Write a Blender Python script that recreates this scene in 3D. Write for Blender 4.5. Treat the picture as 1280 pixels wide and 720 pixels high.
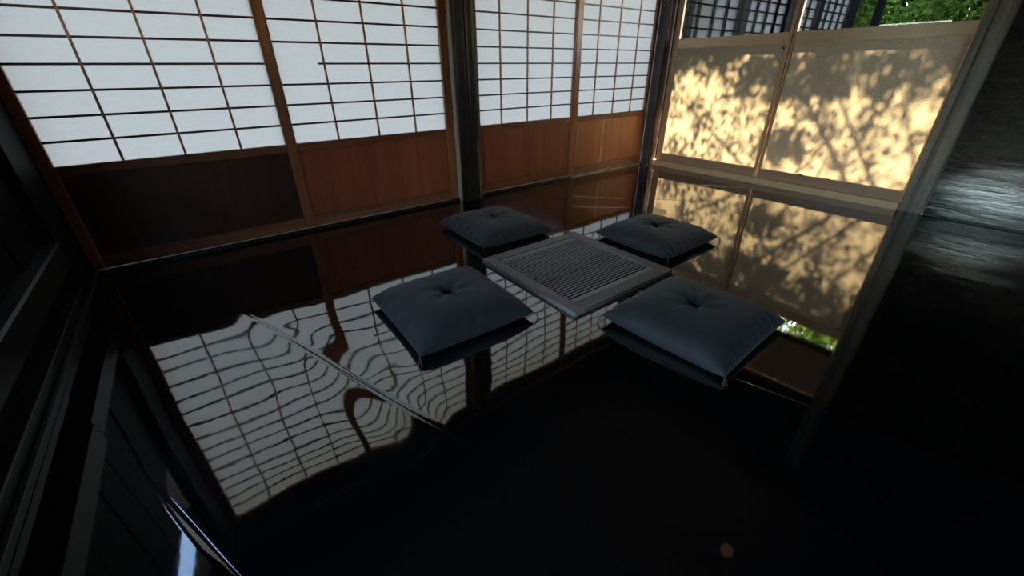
import bpy, bmesh, math, random
import numpy as np
from mathutils import Vector, Matrix
random.seed(7)
for o in list(bpy.data.objects): bpy.data.objects.remove(o)
S = bpy.context.scene; C = S.collection
S.view_settings.view_transform = 'Standard'; S.view_settings.look = 'None'
S.view_settings.gamma = 1; S.view_settings.use_curve_mapping = False
S.view_settings.exposure = 0.0
# ---------------------------------------------------------------- camera
cam = bpy.data.cameras.new('camera'); co = bpy.data.objects.new('camera', cam); C.objects.link(co)
cam.sensor_fit = 'HORIZONTAL'; cam.sensor_width = 36; cam.lens = 512.59 / 1280 * 36; cam.clip_start = .02
R_, U_, B_ = Vector((0.798906, -0.601384, -0.009286)), Vector((0.289867, 0.371453, 0.882043)), Vector((-0.526998, -0.707361, 0.471077))
co.matrix_world = Matrix((R_, U_, B_)).transposed().to_4x4()
co.location = (-4.2843, -3.0652, 1.0)
co.matrix_world = Matrix.Translation((-4.2843, -3.0652, 1.0)) @ Matrix((R_, U_, B_)).transposed().to_4x4()
S.camera = co
# ---------------------------------------------------------------- daylight
W = bpy.data.worlds.new('sky'); S.world = W; W.use_nodes = True
nt = W.node_tree; sky = nt.nodes.new('ShaderNodeTexSky'); sky.sky_type = 'NISHITA'
SUN_EL = math.radians(41)
sky.sun_disc = False; sky.sun_elevation = SUN_EL; sky.sun_rotation = math.radians(90); sky.air_density = 1.1; sky.ozone_density = .8; sky.dust_density = 1.2
nt.links.new(sky.outputs[0], nt.nodes['Background'].inputs[0]); nt.nodes['Background'].inputs[1].default_value = 2.1
sl = bpy.data.lights.new('sun', 'SUN'); so = bpy.data.objects.new('sun', sl); C.objects.link(so)
sl.energy = 175; sl.color = (1, .79, .50); sl.angle = math.radians(.53)
sd = Vector((-math.cos(SUN_EL), .05, -math.sin(SUN_EL)))
so.rotation_euler = sd.to_track_quat('-Z', 'Y').to_euler(); so.location = (12, 0, 14)

# ---------------------------------------------------------------- helpers
def obj(name, me, mat=None, parent=None, loc=None):
    o = bpy.data.objects.new(name, me); C.objects.link(o)
    if mat is not None and not me.materials: me.materials.append(mat)
    if parent is not None: o.parent = parent
    if loc is not None: o.location = loc
    return o
def tag(o, label=None, cat=None, group=None, kind=None):
    if label: o['label'] = label
    if cat: o['category'] = cat
    if group: o['group'] = group
    if kind: o['kind'] = kind
    return o
def empty(name, loc=(0, 0, 0), rz=0):
    o = bpy.data.objects.new(name, None); C.objects.link(o); o.location = loc; o.rotation_euler = (0, 0, rz)
    o.empty_display_size = .1; return o
def mesh(name, vs, fs, smooth=False):
    me = bpy.data.meshes.new(name); me.from_pydata(vs, [], fs); me.update()
    if smooth: me.polygons.foreach_set('use_smooth', [True] * len(me.polygons))
    return me
def boxme(x0, x1, y0, y1, z0, z1, bev=0.0, name='piece'):
    bm = bmesh.new(); bmesh.ops.create_cube(bm, size=1)
    for v in bm.verts:
        v.co = Vector(((x0 + x1) / 2 + v.co.x * (x1 - x0), (y0 + y1) / 2 + v.co.y * (y1 - y0), (z0 + z1) / 2 + v.co.z * (z1 - z0)))
    if bev > 0: bmesh.ops.bevel(bm, geom=list(bm.edges), offset=bev, segments=1, affect='EDGES', profile=.5)
    me = bpy.data.meshes.new(name); bm.to_mesh(me); bm.free(); return me
def box(name, x0, x1, y0, y1, z0, z1, mat, parent=None, bev=0.0):
    """box whose origin is its own centre"""
    cx, cy, cz = (x0 + x1) / 2, (y0 + y1) / 2, (z0 + z1) / 2
    return obj(name, boxme(x0 - cx, x1 - cx, y0 - cy, y1 - cy, z0 - cz, z1 - cz, bev, name), mat, parent, (cx, cy, cz))
def tube(name, pts, r, mat, parent=None, n=5):
    vs, fs = [], []; pts = [Vector(p) for p in pts]
    for i, p in enumerate(pts):
        t = (pts[min(i + 1, len(pts) - 1)] - pts[max(i - 1, 0)]).normalized()
        a = t.orthogonal().normalized(); b = t.cross(a)
        rr = r[i] if isinstance(r, (list, tuple)) else r
        for k in range(n):
            an = 2 * math.pi * k / n; vs.append(p + (a * math.cos(an) + b * math.sin(an)) * rr)
    for i in range(len(pts) - 1):
        for k in range(n):
            fs.append((i * n + k, i * n + (k + 1) % n, (i + 1) * n + (k + 1) % n, (i + 1) * n + k))
    fs.append(tuple(range(n))[::-1]); fs.append(tuple((len(pts) - 1) * n + k for k in range(n)))
    return obj(name, mesh(name, vs, fs, True), mat, parent)

# ---------------------------------------------------------------- materials
class NM:
    def __init__(s, name):
        s.m = bpy.data.materials.new(name); s.m.use_nodes = True; s.t = s.m.node_tree; s.n = s.t.nodes
        s.b = s.n['Principled BSDF']; s.out = s.n['Material Output']
    def node(s, k, **kw):
        x = s.n.new(k)
        for a, b in kw.items(): setattr(x, a, b)
        return x
    def link(s, a, b): s.t.links.new(a, b)
    def coords(s, sc, obj_space=False):
        m = s.node('ShaderNodeMapping'); m.inputs['Scale'].default_value = sc
        if obj_space: s.link(s.node('ShaderNodeTexCoord').outputs['Object'], m.inputs[0])
        else: s.link(s.node('ShaderNodeNewGeometry').outputs['Position'], m.inputs[0])
        return m.outputs[0]
    def noise(s, vec, scale=5, detail=4, rough=.6, dist=0):
        x = s.node('ShaderNodeTexNoise'); x.inputs['Scale'].default_value = scale; x.inputs['Detail'].default_value = detail
        x.inputs['Roughness'].default_value = rough; x.inputs['Distortion'].default_value = dist; s.link(vec, x.inputs['Vector']); return x.outputs['Fac']
    def ramp(s, fac, stops):
        r = s.node('ShaderNodeValToRGB'); e = r.color_ramp.elements
        while len(e) < len(stops): e.new(.5)
        for el, (p, c) in zip(e, stops): el.position = p; el.color = (*c, 1) if len(c) == 3 else c
        s.link(fac, r.inputs[0]); return r.outputs[0]
    def bump(s, fac, strength=.3, dist=.002, prev=None):
        b = s.node('ShaderNodeBump'); b.inputs['Strength'].default_value = strength; b.inputs['Distance'].default_value = dist
        s.link(fac, b.inputs['Height'])
        if prev is not None: s.link(prev, b.inputs['Normal'])
        return b.outputs[0]
    def set(s, **kw):
        for k, v in kw.items():
            k = k.replace('_', ' ')
            s.b.inputs[k].default_value = (*v, 1) if isinstance(v, tuple) and len(v) == 3 else v
def g(v): return (v, v, v)
def thin(m, fr):
    # both faces of a thin pane reflect like its outer face
    mr = m.node('ShaderNodeMapRange'); mr.inputs['To Min'].default_value = 1.45; mr.inputs['To Max'].default_value = 1 / 1.45
    m.link(m.node('ShaderNodeNewGeometry').outputs['Backfacing'], mr.inputs[0]); m.link(mr.outputs[0], fr.inputs[0])
def wood(name, axis, stops, rough=.45, fine=60, bump=.35, spots=None, ior=1.5, bd=.0015, stretch=.05):
    """grain running along axis 0/1/2"""
    m = NM(name); sc = [1, 1, 1]; sc[axis] = stretch
    v = m.coords(tuple(sc)); a = m.noise(v, fine, 5, .65, .3); b = m.noise(v, fine / 8, 3, .5, .6)
    mx = m.node('ShaderNodeMath', operation='ADD'); m.link(a, mx.inputs[0]); m.link(b, mx.inputs[1])
    h = m.node('ShaderNodeMath', operation='MULTIPLY'); m.link(mx.outputs[0], h.inputs[0]); h.inputs[1].default_value = .5
    col = m.ramp(h.outputs[0], stops)
    if spots:
        sp = m.noise(m.coords((1, 1, 1)), spots[0], 6, .7)
        f = m.ramp(sp, [(spots[1], g(0)), (spots[1] + .12, g(1))])
        k = m.node('ShaderNodeMixRGB'); m.link(f, k.inputs[0]); m.link(col, k.inputs[1]); k.inputs[2].default_value = (*spots[2], 1); col = k.outputs[0]
    m.link(col, m.b.inputs['Base Color']); m.link(m.bump(h.outputs[0], bump, bd), m.b.inputs['Normal'])
    m.set(Roughness=rough, IOR=ior); return m.m

# floor lacquer: black, mirror-like, faintly orange-peeled
m = NM('black_lacquer'); v = m.coords((1, 1, 1)); n1 = m.noise(v, 9, 3, .5); n2 = m.noise(m.coords((1, .35, 1)), 45, 3, .6)
m.link(m.bump(n2, .06, .0005, m.bump(n1, .08, .002)), m.b.inputs['Normal'])
sp = m.noise(v, 260, 2, .5); col = m.ramp(sp, [(.74, (.0035, .0035, .004)), (.80, (.02, .02, .02))]); m.link(col, m.b.inputs['Base Color'])
r_ = m.ramp(m.noise(v, 2.2, 4, .6), [(.35, g(.018)), (.7, g(.05))]); m.link(r_, m.b.inputs['Roughness'])
m.set(IOR=2.7); LACQ = m.m
WAIN = {}
def wain(name, stops): return wood(name, 2, stops, rough=.33, fine=26, bump=.12, spots=(9, .72, (.05, .012, .006)), bd=.001, stretch=.08)
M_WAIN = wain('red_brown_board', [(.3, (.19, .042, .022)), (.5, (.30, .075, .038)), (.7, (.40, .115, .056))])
M_WAIN_GLOW = wain('glow_toned_board', [(.3, (.34, .105, .045)), (.5, (.48, .165, .075)), (.7, (.60, .24, .11))])  # rightmost door: golden light from the glazed doors put into the board colour
M_WAIN_SHADE = wain('shade_toned_board', [(.3, (.045, .014, .010)), (.5, (.07, .023, .015)), (.7, (.11, .038, .023))])  # leftmost door: same kind of board, its shade put into the colour
M_STRIP = wood('pale_strip_wood', 2, [(.3, (.70, .46, .24)), (.7, (.85, .62, .36))], .5, 30)
M_FRAMEV = wood('door_frame_wood_upright', 2, [(.3, (.12, .036, .015)), (.5, (.34, .12, .048)), (.68, (.60, .27, .11))], .38, 40, spots=(40, .66, (.02, .008, .005)))
M_FRAMEH = wood('door_frame_wood_level', 0, [(.3, (.10, .032, .017)), (.5, (.25, .085, .038)), (.7, (.42, .165, .07))], .38, 40)
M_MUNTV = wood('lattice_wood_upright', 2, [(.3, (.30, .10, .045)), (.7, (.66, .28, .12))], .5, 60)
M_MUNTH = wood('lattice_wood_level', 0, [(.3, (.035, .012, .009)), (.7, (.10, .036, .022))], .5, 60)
M_PILLAR = wood('weathered_pillar_wood', 2, [(.42, (.005, .004, .003)), (.52, (.018, .012, .007)), (.57, (.16, .105, .055)), (.66, (.46, .32, .18))], .6, 22, .7, bd=.003, ior=1.35, spots=(7, .60, (.008, .006, .004)), stretch=.035)
M_GREYWOOD = wood('grey_weathered_wood', 2, [(.3, (.07, .064, .058)), (.45, (.17, .155, .138)), (.58, (.30, .265, .23)), (.72, (.48, .39, .30))], .38, 26, .7, bd=.002, stretch=.06, spots=(16, .70, (.012, .012, .014)))
M_DARKV = wood('dark_post_wood', 2, [(.35, (.014, .009, .007)), (.55, (.07, .032, .02)), (.72, (.20, .09, .05))], .55, 30, .5, ior=1.35)
M_DARKH = wood('dark_sill_wood', 0, [(.35, (.006, .005, .004)), (.55, (.022, .014, .009)), (.72, (.09, .055, .03))], .36, 30, .5)
M_SOOTV = wood('soot_black_plank', 2, [(.35, (.004, .004, .004)), (.6, (.010, .009, .009)), (.75, (.03, .029, .029))], .55, 30, .9, bd=.003, ior=1.15)
M_SOOTY = wood('soot_black_beam', 1, [(.35, (.006, .006, .006)), (.6, (.014, .013, .013)), (.75, (.045, .043, .042))], .45, 26, .8, bd=.002)
M_CEDARY = wood('light_cedar_level', 1, [(.3, (.62, .38, .22)), (.55, (.76, .50, .32)), (.75, (.86, .64, .45))], .25, 22, .1)
M_CEDARV = wood('light_cedar_upright', 2, [(.3, (.46, .26, .14)), (.55, (.62, .37, .21)), (.75, (.76, .50, .31))], .28, 22, .1)
M_RAILD = wood('brown_cedar_level', 1, [(.3, (.34, .20, .13)), (.55, (.46, .29, .195)), (.75, (.58, .38, .27))], .28, 22, .1)
M_HEARTH = wood('hearth_wood', 0, [(.3, (.14, .115, .10)), (.55, (.28, .235, .205)), (.75, (.44, .38, .34))], .5, 50, .5)
M_HEARTHY = wood('hearth_wood_cross', 1, [(.3, (.14, .115, .10)), (.55, (.28, .235, .205)), (.75, (.44, .38, .34))], .5, 50, .5)
M_SLAT = wood('grate_slat_wood', 0, [(.3, (.26, .22, .20)), (.55, (.42, .36, .33)), (.75, (.60, .53, .48))], .5, 60, .15)
M_CHAR_SHADE = NM('char_and_slat_shade'); M_CHAR_SHADE.set(Base_Color=(.004, .004, .004), Roughness=.9); M_CHAR_SHADE = M_CHAR_SHADE.m

# shoji paper: thin, daylight comes through it
m = NM('shoji_paper'); m.n.remove(m.b)
v = m.coords((1, 1, 1)); f1 = m.noise(m.coords((1, 1, 5)), 14, 4, .6); f2 = m.noise(v, 120, 3, .7)
mm = m.node('ShaderNodeMath', operation='MULTIPLY'); m.link(f1, mm.inputs[0]); m.link(f2, mm.inputs[1])
pc = m.ramp(mm.outputs[0], [(.10, (.212, .202, .183)), (.40, (.228, .216, .195))])
tr = m.node('ShaderNodeBsdfTranslucent'); df = m.node('ShaderNodeBsdfDiffuse'); ms = m.node('ShaderNodeMixShader'); ms.inputs[0].default_value = .35
m.link(pc, tr.inputs[0]); m.link(pc, df.inputs[0]); m.link(tr.outputs[0], ms.inputs[1]); m.link(df.outputs[0], ms.inputs[2]); m.link(ms.outputs[0], m.out.inputs[0])
M_PAPER = m.m
# frosted glass: scatters the sun through it, fine grain
m = NM('frosted_glass'); m.n.remove(m.b)
v = m.coords((1, 1, 1)); f = m.noise(v, 220, 2, .8)
pc = m.ramp(f, [(.32, (.105, .096, .08)), (.66, (.32, .30, .25))])
tr = m.node('ShaderNodeBsdfTranslucent'); m.link(pc, tr.inputs[0])
gl = m.node('ShaderNodeBsdfGlossy'); gl.inputs['Roughness'].default_value = .28; gl.inputs[0].default_value = (.4, .4, .4, 1)
fr = m.node('ShaderNodeFresnel'); thin(m, fr)
ms = m.node('ShaderNodeMixShader'); m.link(fr.outputs[0], ms.inputs[0]); m.link(tr.outputs[0], ms.inputs[1]); m.link(gl.outputs[0], ms.inputs[2]); m.link(ms.outputs[0], m.out.inputs[0])
M_FROST = m.m
m = NM('clear_glass'); m.n.remove(m.b)
tp = m.node('ShaderNodeBsdfTransparent'); tp.inputs[0].default_value = (.93, .95, .94, 1)
gl = m.node('ShaderNodeBsdfGlossy'); gl.inputs['Roughness'].default_value = .01
fr = m.node('ShaderNodeFresnel'); thin(m, fr)
ms = m.node('ShaderNodeMixShader'); m.link(fr.outputs[0], ms.inputs[0]); m.link(tp.outputs[0], ms.inputs[1]); m.link(gl.outputs[0], ms.inputs[2]); m.link(ms.outputs[0], m.out.inputs[0])
M_CLEAR = m.m
# black burnished plaster
m = NM('black_burnished_plaster'); v = m.coords((1, .22, 1.3)); n1 = m.noise(v, 26, 6, .65, .2); n2 = m.noise(m.coords((1, .15, 1.4)), 7, 4, .6, .3)
m.link(m.ramp(m.noise(m.coords((1, 1, 1)), 5, 6, .7), [(.45, (.003, .003, .004)), (.62, (.008, .007, .007)), (.75, (.05, .026, .015))]), m.b.inputs['Base Color'])
m.link(m.bump(n1, .5, .008, m.bump(n2, .4, .014)), m.b.inputs['Normal'])
m.link(m.ramp(n1, [(.3, g(.10)), (.7, g(.26))]), m.b.inputs['Roughness'])
# IOR raised in a patch near the wall foot to form the window's sheen
mp = m.coords((1, 1, 1)); dn = m.node('ShaderNodeVectorMath', operation='DISTANCE'); sc_ = m.node('ShaderNodeVectorMath', operation='MULTIPLY'); m.link(mp, sc_.inputs[0]); sc_.inputs[1].default_value = (0, 1.0, 1.5)
m.link(sc_.outputs[0], dn.inputs[0]); dn.inputs[1].default_value = (0, -2.86, .27)
ad = m.node('ShaderNodeMath', operation='MULTIPLY_ADD'); m.link(n2, ad.inputs[0]); ad.inputs[1].default_value = .9; m.link(dn.outputs['Value'], ad.inputs[2])
mr = m.node('ShaderNodeMapRange'); m.link(ad.outputs[0], mr.inputs[0]); mr.inputs[1].default_value = .50; mr.inputs[2].default_value = .86; mr.inputs[3].default_value = 2.5; mr.inputs[4].default_value = 1.28
m.link(mr.outputs[0], m.b.inputs['IOR']); M_PLAS = m.m
m = NM('dark_wall_plaster'); m.set(Base_Color=(.02, .018, .016), Roughness=.8); M_WALL = m.m
m = NM('ceiling_wood'); m.set(Base_Color=(.012, .009, .007), Roughness=.6); M_CEIL = m.m
# cushion cloth
m = NM('navy_cushion_cloth'); v = m.coords((1, 1, 1), True)
wv = m.noise(v, 420, 2, .6); n2 = m.noise(v, 7, 5, .6, .5)
m.link(m.ramp(n2, [(.3, (.019, .0195, .0205)), (.7, (.028, .029, .0305))]), m.b.inputs['Base Color'])
m.link(m.bump(wv, .25, .0008, m.bump(n2, .35, .006)), m.b.inputs['Normal'])
m.set(Roughness=.72); m.b.inputs['Sheen Weight'].default_value = .22; m.b.inputs['Sheen Roughness'].default_value = .4; m.b.inputs['Sheen Tint'].default_value = (.7, .75, .8, 1)
M_CUSH = m.m
m = NM('brown_thread'); m.set(Base_Color=(.12, .075, .05), Roughness=.8); M_THREAD = m.m
m = NM('black_metal'); m.set(Base_Color=(.03, .03, .03), Roughness=.3, Metallic=1.0); M_METAL = m.m
def leafmat(name, a, b):
    m = NM(name); m.n.remove(m.b)
    oi = m.noise(m.coords((1, 1, 1)), 2.3, 3, .7); pc = m.ramp(oi, [(.35, a), (.65, b)])
    tr = m.node('ShaderNodeBsdfTranslucent'); df = m.node('ShaderNodeBsdfDiffuse'); ms = m.node('ShaderNodeMixShader'); ms.inputs[0].default_value = .5
    m.link(pc, tr.inputs[0]); m.link(pc, df.inputs[0]); m.link(tr.outputs[0], ms.inputs[1]); m.link(df.outputs[0], ms.inputs[2]); m.link(ms.outputs[0], m.out.inputs[0])
    return m.m
M_LEAF = leafmat('green_leaf', (.022, .055, .009), (.11, .16, .03))
M_LEAFD = leafmat('dark_green_leaf', (.010, .03, .007), (.04, .075, .015))
m = NM('bark'); m.set(Base_Color=(.06, .045, .035), Roughness=.9); M_BARK = m.m
m = NM('garden_ground'); m.link(m.ramp(m.noise(m.coords((1, 1, 1)), 4, 6, .7), [(.35, (.010, .012, .006)), (.65, (.022, .022, .014))]), m.b.inputs['Base Color']); m.set(Roughness=.95); M_GROUND = m.m
m = NM('lamp_glow'); m.b.inputs['Emission Color'].default_value = (1, .5, .22, 1); m.b.inputs['Emission Strength'].default_value = .08; m.set(Base_Color=(.05, .03, .02)); M_GLOW = m.m

# ================================================================ FLOOR
# wide lacquered boards, their joints run obliquely; each board is gently warped
DSP = .075
CL = np.array([0,1,2,3,4,5,7,8,9,10,11,11,11,11,11,11,11,11,11,11,10,10,9,8,6,5,3,2,0,-1,-3,-4,-4,-5,-5,-5,-5,-4,-4,-3,-2,-2,-1,0,0,0,1,2,3,4,5,5,6,7,7,6,5,4,3,2,1,0,0,1,2,2,3,4,4,4,4,3,2,2,1,0,-1,-2,-2,-3,-3,-4,-4,-3,-3,-2,-2,-1,-1,0,0,1,2,3,3,4,4,4,4,3,1,-1,-4,-6,-9,-11,-11,-11,-10,-8,-6,-4,-2,0,1,2,3,4,4,4,3,2,1,0,-1,-2,-2,-3,-3,-3,-2,-2,-1,-1,0,1,1,2,2,3,3,3,3,2,-1,-4,-8,-12,-17,-21,-24,-25,-25,-23,-19,-16,-12,-8,-4,-1,1,4,5,7,7,7,7,5,4,2,0,-1,-2,-2,-2,-2,-2,-2,-1,-1,1,1,2,2,3,3,2,1,-1,-5,-9,-16,-23,-30,-36,-41,-43,-41,-38,-33,-28,-22,-15,-10,-4,1,5,8,11,13,13,13,11,9,6,3,1,-1,-2,-2,-2,-2,-2,-2,-1,1,1,2,2,2,2,1,-1,-4,-9,-16,-25,-35,-46,-55,-62,-64,-61,-56,-50,-42,-33,-24,-16,-8,0,6,12,17,20,22,21,19,16,11,7,4,1,-1,-2,-3,-3,-3,-2,-2,1,2,2,2,2,2,0,-2,-7,-13,-23,-35,-48,-63,-77,-86,-88,-84,-77,-68,-58,-47,-35,-23,-12,-2,8,17,24,30,33,33,30,25,19,12,7,3,0,-2,-3,-3,-3,-3,-3,1,2,2,2,2,1,-1,-4,-10,-18,-30,-45,-63,-82,-99,-111,-112,-106,-96,-87,-76,-62,-47,-31,-17,-3,10,23,34,43,48,49,44,37,28,19,11,5,1,-2,-3,-4,-4,-4,-4,1,2,2,2,2,0,-2,-6,-13,-22,-36,-54,-75,-98,-119,-131,-130,-121,-110,-104,-91,-77,-59,-40,-23,-6,11,29,45,57,66,68,62,51,38,26,16,8,2,-1,-4,-5,-5,-5,-5,1,1,2,2,1,0,-3,-8,-15,-26,-41,-61,-84,-110,-131,-135,-122,-119,-116,-110,-101,-89,-70,-49,-31,-12,10,35,55,72,85,90,82,66,49,33,20,10,3,-1,-4,-5,-6,-6,-6,1,1,1,1,1,-1,-4,-9,-16,-28,-44,-64,-89,-117,-143,-155,-136,-120,-118,-106,-100,-92,-80,-60,-41,-19,6,37,62,83,103,112,100,80,59,40,24,12,4,-1,-4,-6,-7,-7,-7,1,1,1,1,0,-1,-4,-9,-17,-28,-44,-64,-89,-116,-141,-153,-140,-120,-122,-112,-98,-94,-85,-65,-46,-25,0,33,60,84,112,126,111,89,65,44,27,14,5,-1,-5,-7,-8,-8,-9,0,0,1,1,0,-2,-4,-9,-17,-27,-42,-61,-83,-108,-133,-152,-135,-121,-124,-115,-107,-100,-90,-71,-51,-29,-2,30,57,82,109,121,110,91,69,48,30,16,6,-1,-5,-7,-9,-9,-10,0,0,1,0,0,-1,-4,-8,-15,-24,-37,-54,-74,-95,-113,-132,-140,-129,-128,-120,-116,-108,-94,-75,-54,-33,-7,25,51,79,102,109,104,91,72,53,34,19,8,0,-4,-7,-9,-10,-11,0,0,1,1,1,0,-2,-6,-11,-19,-30,-45,-64,-85,-109,-136,-117,-127,-134,-128,-117,-105,-84,-70,-51,-35,-17,13,35,71,85,92,100,96,80,61,41,25,12,3,-3,-7,-9,-10,-11,0,1,1,2,2,2,1,-1,-5,-10,-19,-30,-46,-68,-98,-137,-149,-170,-179,-177,-149,-131,-113,-92,-67,-59,-41,-23,-6,42,60,83,115,115,98,75,52,32,17,7,-1,-5,-8,-10,-11,1,2,2,3,4,5,6,6,5,3,0,-6,-14,-27,-45,-70,-84,-102,-133,-157,-147,-135,-124,-106,-96,-77,-49,-20,8,52,96,137,167,155,127,96,67,43,25,12,3,-3,-6,-9,-11,1,3,4,6,7,10,12,15,18,21,25,29,34,42,55,79,124,146,103,51,29,36,49,61,57,81,110,141,170,193,218,233,231,202,162,122,86,57,35,19,8,1,-4,-7,-10,3,4,6,8,11,15,19,25,33,42,54,70,93,124,168,228,294,328,302,253,221,215,221,228,230,250,274,297,315,324,327,318,293,250,199,150,107,72,46,27,14,5,-1,-5,-8], dtype=float).reshape(19, 45) / 20000
CR = np.array([1,1,1,1,2,3,6,11,18,30,48,74,110,159,221,282,288,243,192,159,151,140,138,157,177,155,107,54,14,-5,-12,-11,-7,-3,0,1,2,2,1,1,0,0,-1,-1,-1,1,0,0,-1,-1,0,1,4,8,15,26,41,62,91,133,192,185,123,71,43,57,45,39,71,118,97,54,7,-21,-24,-22,-13,-5,0,3,4,4,3,2,1,1,0,0,-1,-1,0,-1,-1,-2,-3,-3,-3,-2,0,3,8,15,24,32,39,62,38,-11,-53,-75,-34,-50,-61,-28,48,23,-1,-45,-50,-33,-25,-10,0,5,6,6,6,4,3,2,1,1,0,0,-1,-1,-1,-2,-3,-4,-5,-5,-6,-6,-4,-2,2,7,14,22,33,39,26,-6,-69,-76,-89,-100,-106,-78,-63,-39,-61,-34,-26,-15,2,8,10,10,9,7,5,4,3,2,1,0,0,-1,-1,-1,-2,-3,-4,-6,-7,-8,-8,-8,-6,-2,4,13,26,27,17,24,26,11,-48,-63,-59,-63,-70,-57,-35,-27,-9,-10,3,13,14,13,12,10,8,6,4,3,2,1,0,0,-1,-1,-1,-2,-3,-4,-6,-7,-8,-8,-8,-6,-3,3,10,17,14,11,4,-1,8,-39,-40,-63,-45,-45,-48,-40,-29,-12,-6,5,12,13,12,11,9,7,5,4,3,2,1,0,0,0,-1,-1,-2,-3,-4,-5,-6,-7,-7,-7,-5,-2,3,8,13,13,13,3,-8,-11,-24,-29,-51,-45,-47,-50,-50,-37,-21,-13,-3,3,6,7,7,7,6,5,3,3,2,1,0,0,0,0,-1,-2,-2,-3,-4,-5,-6,-6,-5,-4,-1,2,7,10,11,10,1,-20,-34,-32,-33,-42,-43,-47,-50,-51,-41,-32,-30,-21,-11,-4,0,3,4,4,3,3,2,1,1,0,0,0,0,-1,-1,-2,-2,-3,-4,-4,-4,-4,-2,0,2,5,7,7,4,-5,-21,-32,-32,-32,-36,-38,-42,-45,-47,-45,-43,-43,-34,-22,-13,-6,-2,1,2,2,2,2,1,1,0,0,0,0,0,-1,-1,-2,-2,-3,-3,-3,-2,-1,0,2,4,5,4,0,-7,-18,-26,-28,-28,-30,-32,-35,-39,-41,-42,-43,-43,-37,-27,-17,-10,-5,-2,0,1,1,1,1,1,0,0,0,0,0,0,-1,-1,-2,-2,-2,-2,-1,-1,0,2,3,3,2,-2,-7,-14,-19,-21,-22,-24,-25,-28,-31,-33,-35,-37,-37,-33,-25,-18,-11,-6,-3,-1,0,1,1,1,0,0,0,0,0,0,0,0,-1,-1,-1,-1,-1,-1,0,1,1,2,2,1,-2,-6,-10,-13,-15,-16,-17,-19,-21,-23,-26,-28,-29,-29,-26,-21,-15,-10,-6,-3,-1,0,0,0,0,0,0,0,0,0,0,0,0,0,-1,-1,-1,-1,0,0,1,1,1,1,0,-2,-4,-6,-9,-10,-11,-12,-13,-14,-16,-18,-20,-21,-21,-19,-16,-12,-8,-5,-3,-1,0,0,0,0,0,0,0,0,0,0,0,0,0,0,0,0,0,0,0,1,1,1,1,0,-1,-2,-4,-5,-6,-7,-7,-8,-9,-11,-12,-13,-14,-14,-13,-11,-9,-6,-4,-2,-1,0,0,0,0,0,0,0,0,0,0,0,0,0,0,0,0,0,0,0,1,1,1,1,0,0,-1,-2,-3,-3,-4,-4,-5,-5,-6,-7,-8,-9,-9,-8,-7,-6,-4,-3,-1,-1,0,0,0,0,0,0,0,0,0,0,0,0,0,0,0,0,0,0,0,0,1,1,1,1,0,0,-1,-1,-1,-1,-2,-2,-2,-3,-4,-4,-5,-5,-5,-4,-3,-2,-1,-1,0,0,0,0,0,0,0,0,0,0,0,0,0,0,0,0,0,0,0,0,0,1,1,1,1,1,0,0,0,0,0,0,0,-1,-1,-1,-2,-2,-2,-2,-2,-2,-1,-1,0,0,0,0,0,0,0,0,0,0,0,0,0,0,0,0,0,0,0,0,0,0,0,1,1,1,1,1,1,1,1,1,1,1,1,0,0,0,0,-1,-1,-1,0,0,0,0,0,0,0,0,0,0,0,0,0,0,0,0,0,0,0,0,0,0,0,0,0,0,0,1,1,1,1,1,1,1,1,1,1,1,1,1,1,0,0,0,0,0,0,0,0,0,0,0,0,0,0,0,0,0,0,0,0,0,0,0,0,0,0,0,0,0,0,0,0,1,1,1,1,1,1,1,1,1,1,1,1,1,1,1,1,1,1,1,1,1,0,0,0,0,0,0,0,0,0,0,0,0,0,0,0,0,0,0,0,0,0,0,0,0,0,0,1,1,1,1,1,1,1,1,1,1,1,1,1,1,1,1,1,1,1,0,0,0,0,0,0,0,0,0,0,0,0,0,0,0,0,0,0,0,0,0,0,0,0,0,0,0,1,1,1,1,1,1,1,1,1,1,1,1,1,1,1,1,1,0,0,0,0,0,0,0,0,0,0,0,0,0,0,0,0,0,0,0,0,0,0,0,0,0,0,0,0,0,0,1,1,1,1,1,1,1,1,1,1,1,1,1,0,0,0,0,0,0,0,0,0,0,0,0,0,0,0,0,0,0,0,0,0,0,0,0,0,0,0,0,0,0,0,0,0,0,1,1,1,1,1,1,1,1,1,0,0,0,0,0,0,0,0,0,0,0,0,0,0,0,0,0,0,0,0,0,0,0,0,0,0,0,0,0,0,0,0,0,0,0,0,0,0,0,0,0,0,0,0,0,0,0,0,0,0,0,0,0,0,0,0,0,0,0,0,0,0,0,0,0,0,0,0,0,0,0,0,0,0,0,0,0,0,0,0,0,0,0,0,0,0,0,0,0,0,0,0,0,0,0,0,0,0,0,0,0,0,0,0,0,0,0,0,0,0,0,0,0,0,0,0,0,0,0,0,0,0,0,0,0,0,0,0,0,0,0,0,0,0,0,0,0,0,0,0,0,0,0,0,0,0,0,0,0,0,0,0,0,0,0,0,0,0,0,0,0,0,0,0,0,0,0,0,0,0,0,0,0,0,0,0,0,0,0,0,0,0,0,0,0,0,0,0,0,0,0,0,0,0,0,0,0,0,0,0,0,0,0,0,0,0,0,0,0,0,0,0,0,0,0,0,0,0,0,0,0,0,0,0,0,0,0,0,0,0,0,0,0,0,0,0,0,0,0,0,0,0,0,0,0,0,0,0,0,0,0,0,0,0,0,0,0,0,0,0,0,0,0,0,0,0,0,0,0,0,0,0,0,0,0,0,0,0,0,0,0,0,0,0,0,0,0,0,0,0,0,0,0,0,0,0,0,0,0,0,0,0,0,0,0,0,0,0,0,0,0,0,0,0,0,0,0,0,0,0,0,0,0,0,0,0,0,0,0], dtype=float).reshape(31, 45) / 20000
J1 = lambda y: -4.633 - .333 * y
J0 = lambda y: -5.369 - .389 * y
J2 = lambda y: -3.667 - .27 * y
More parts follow.
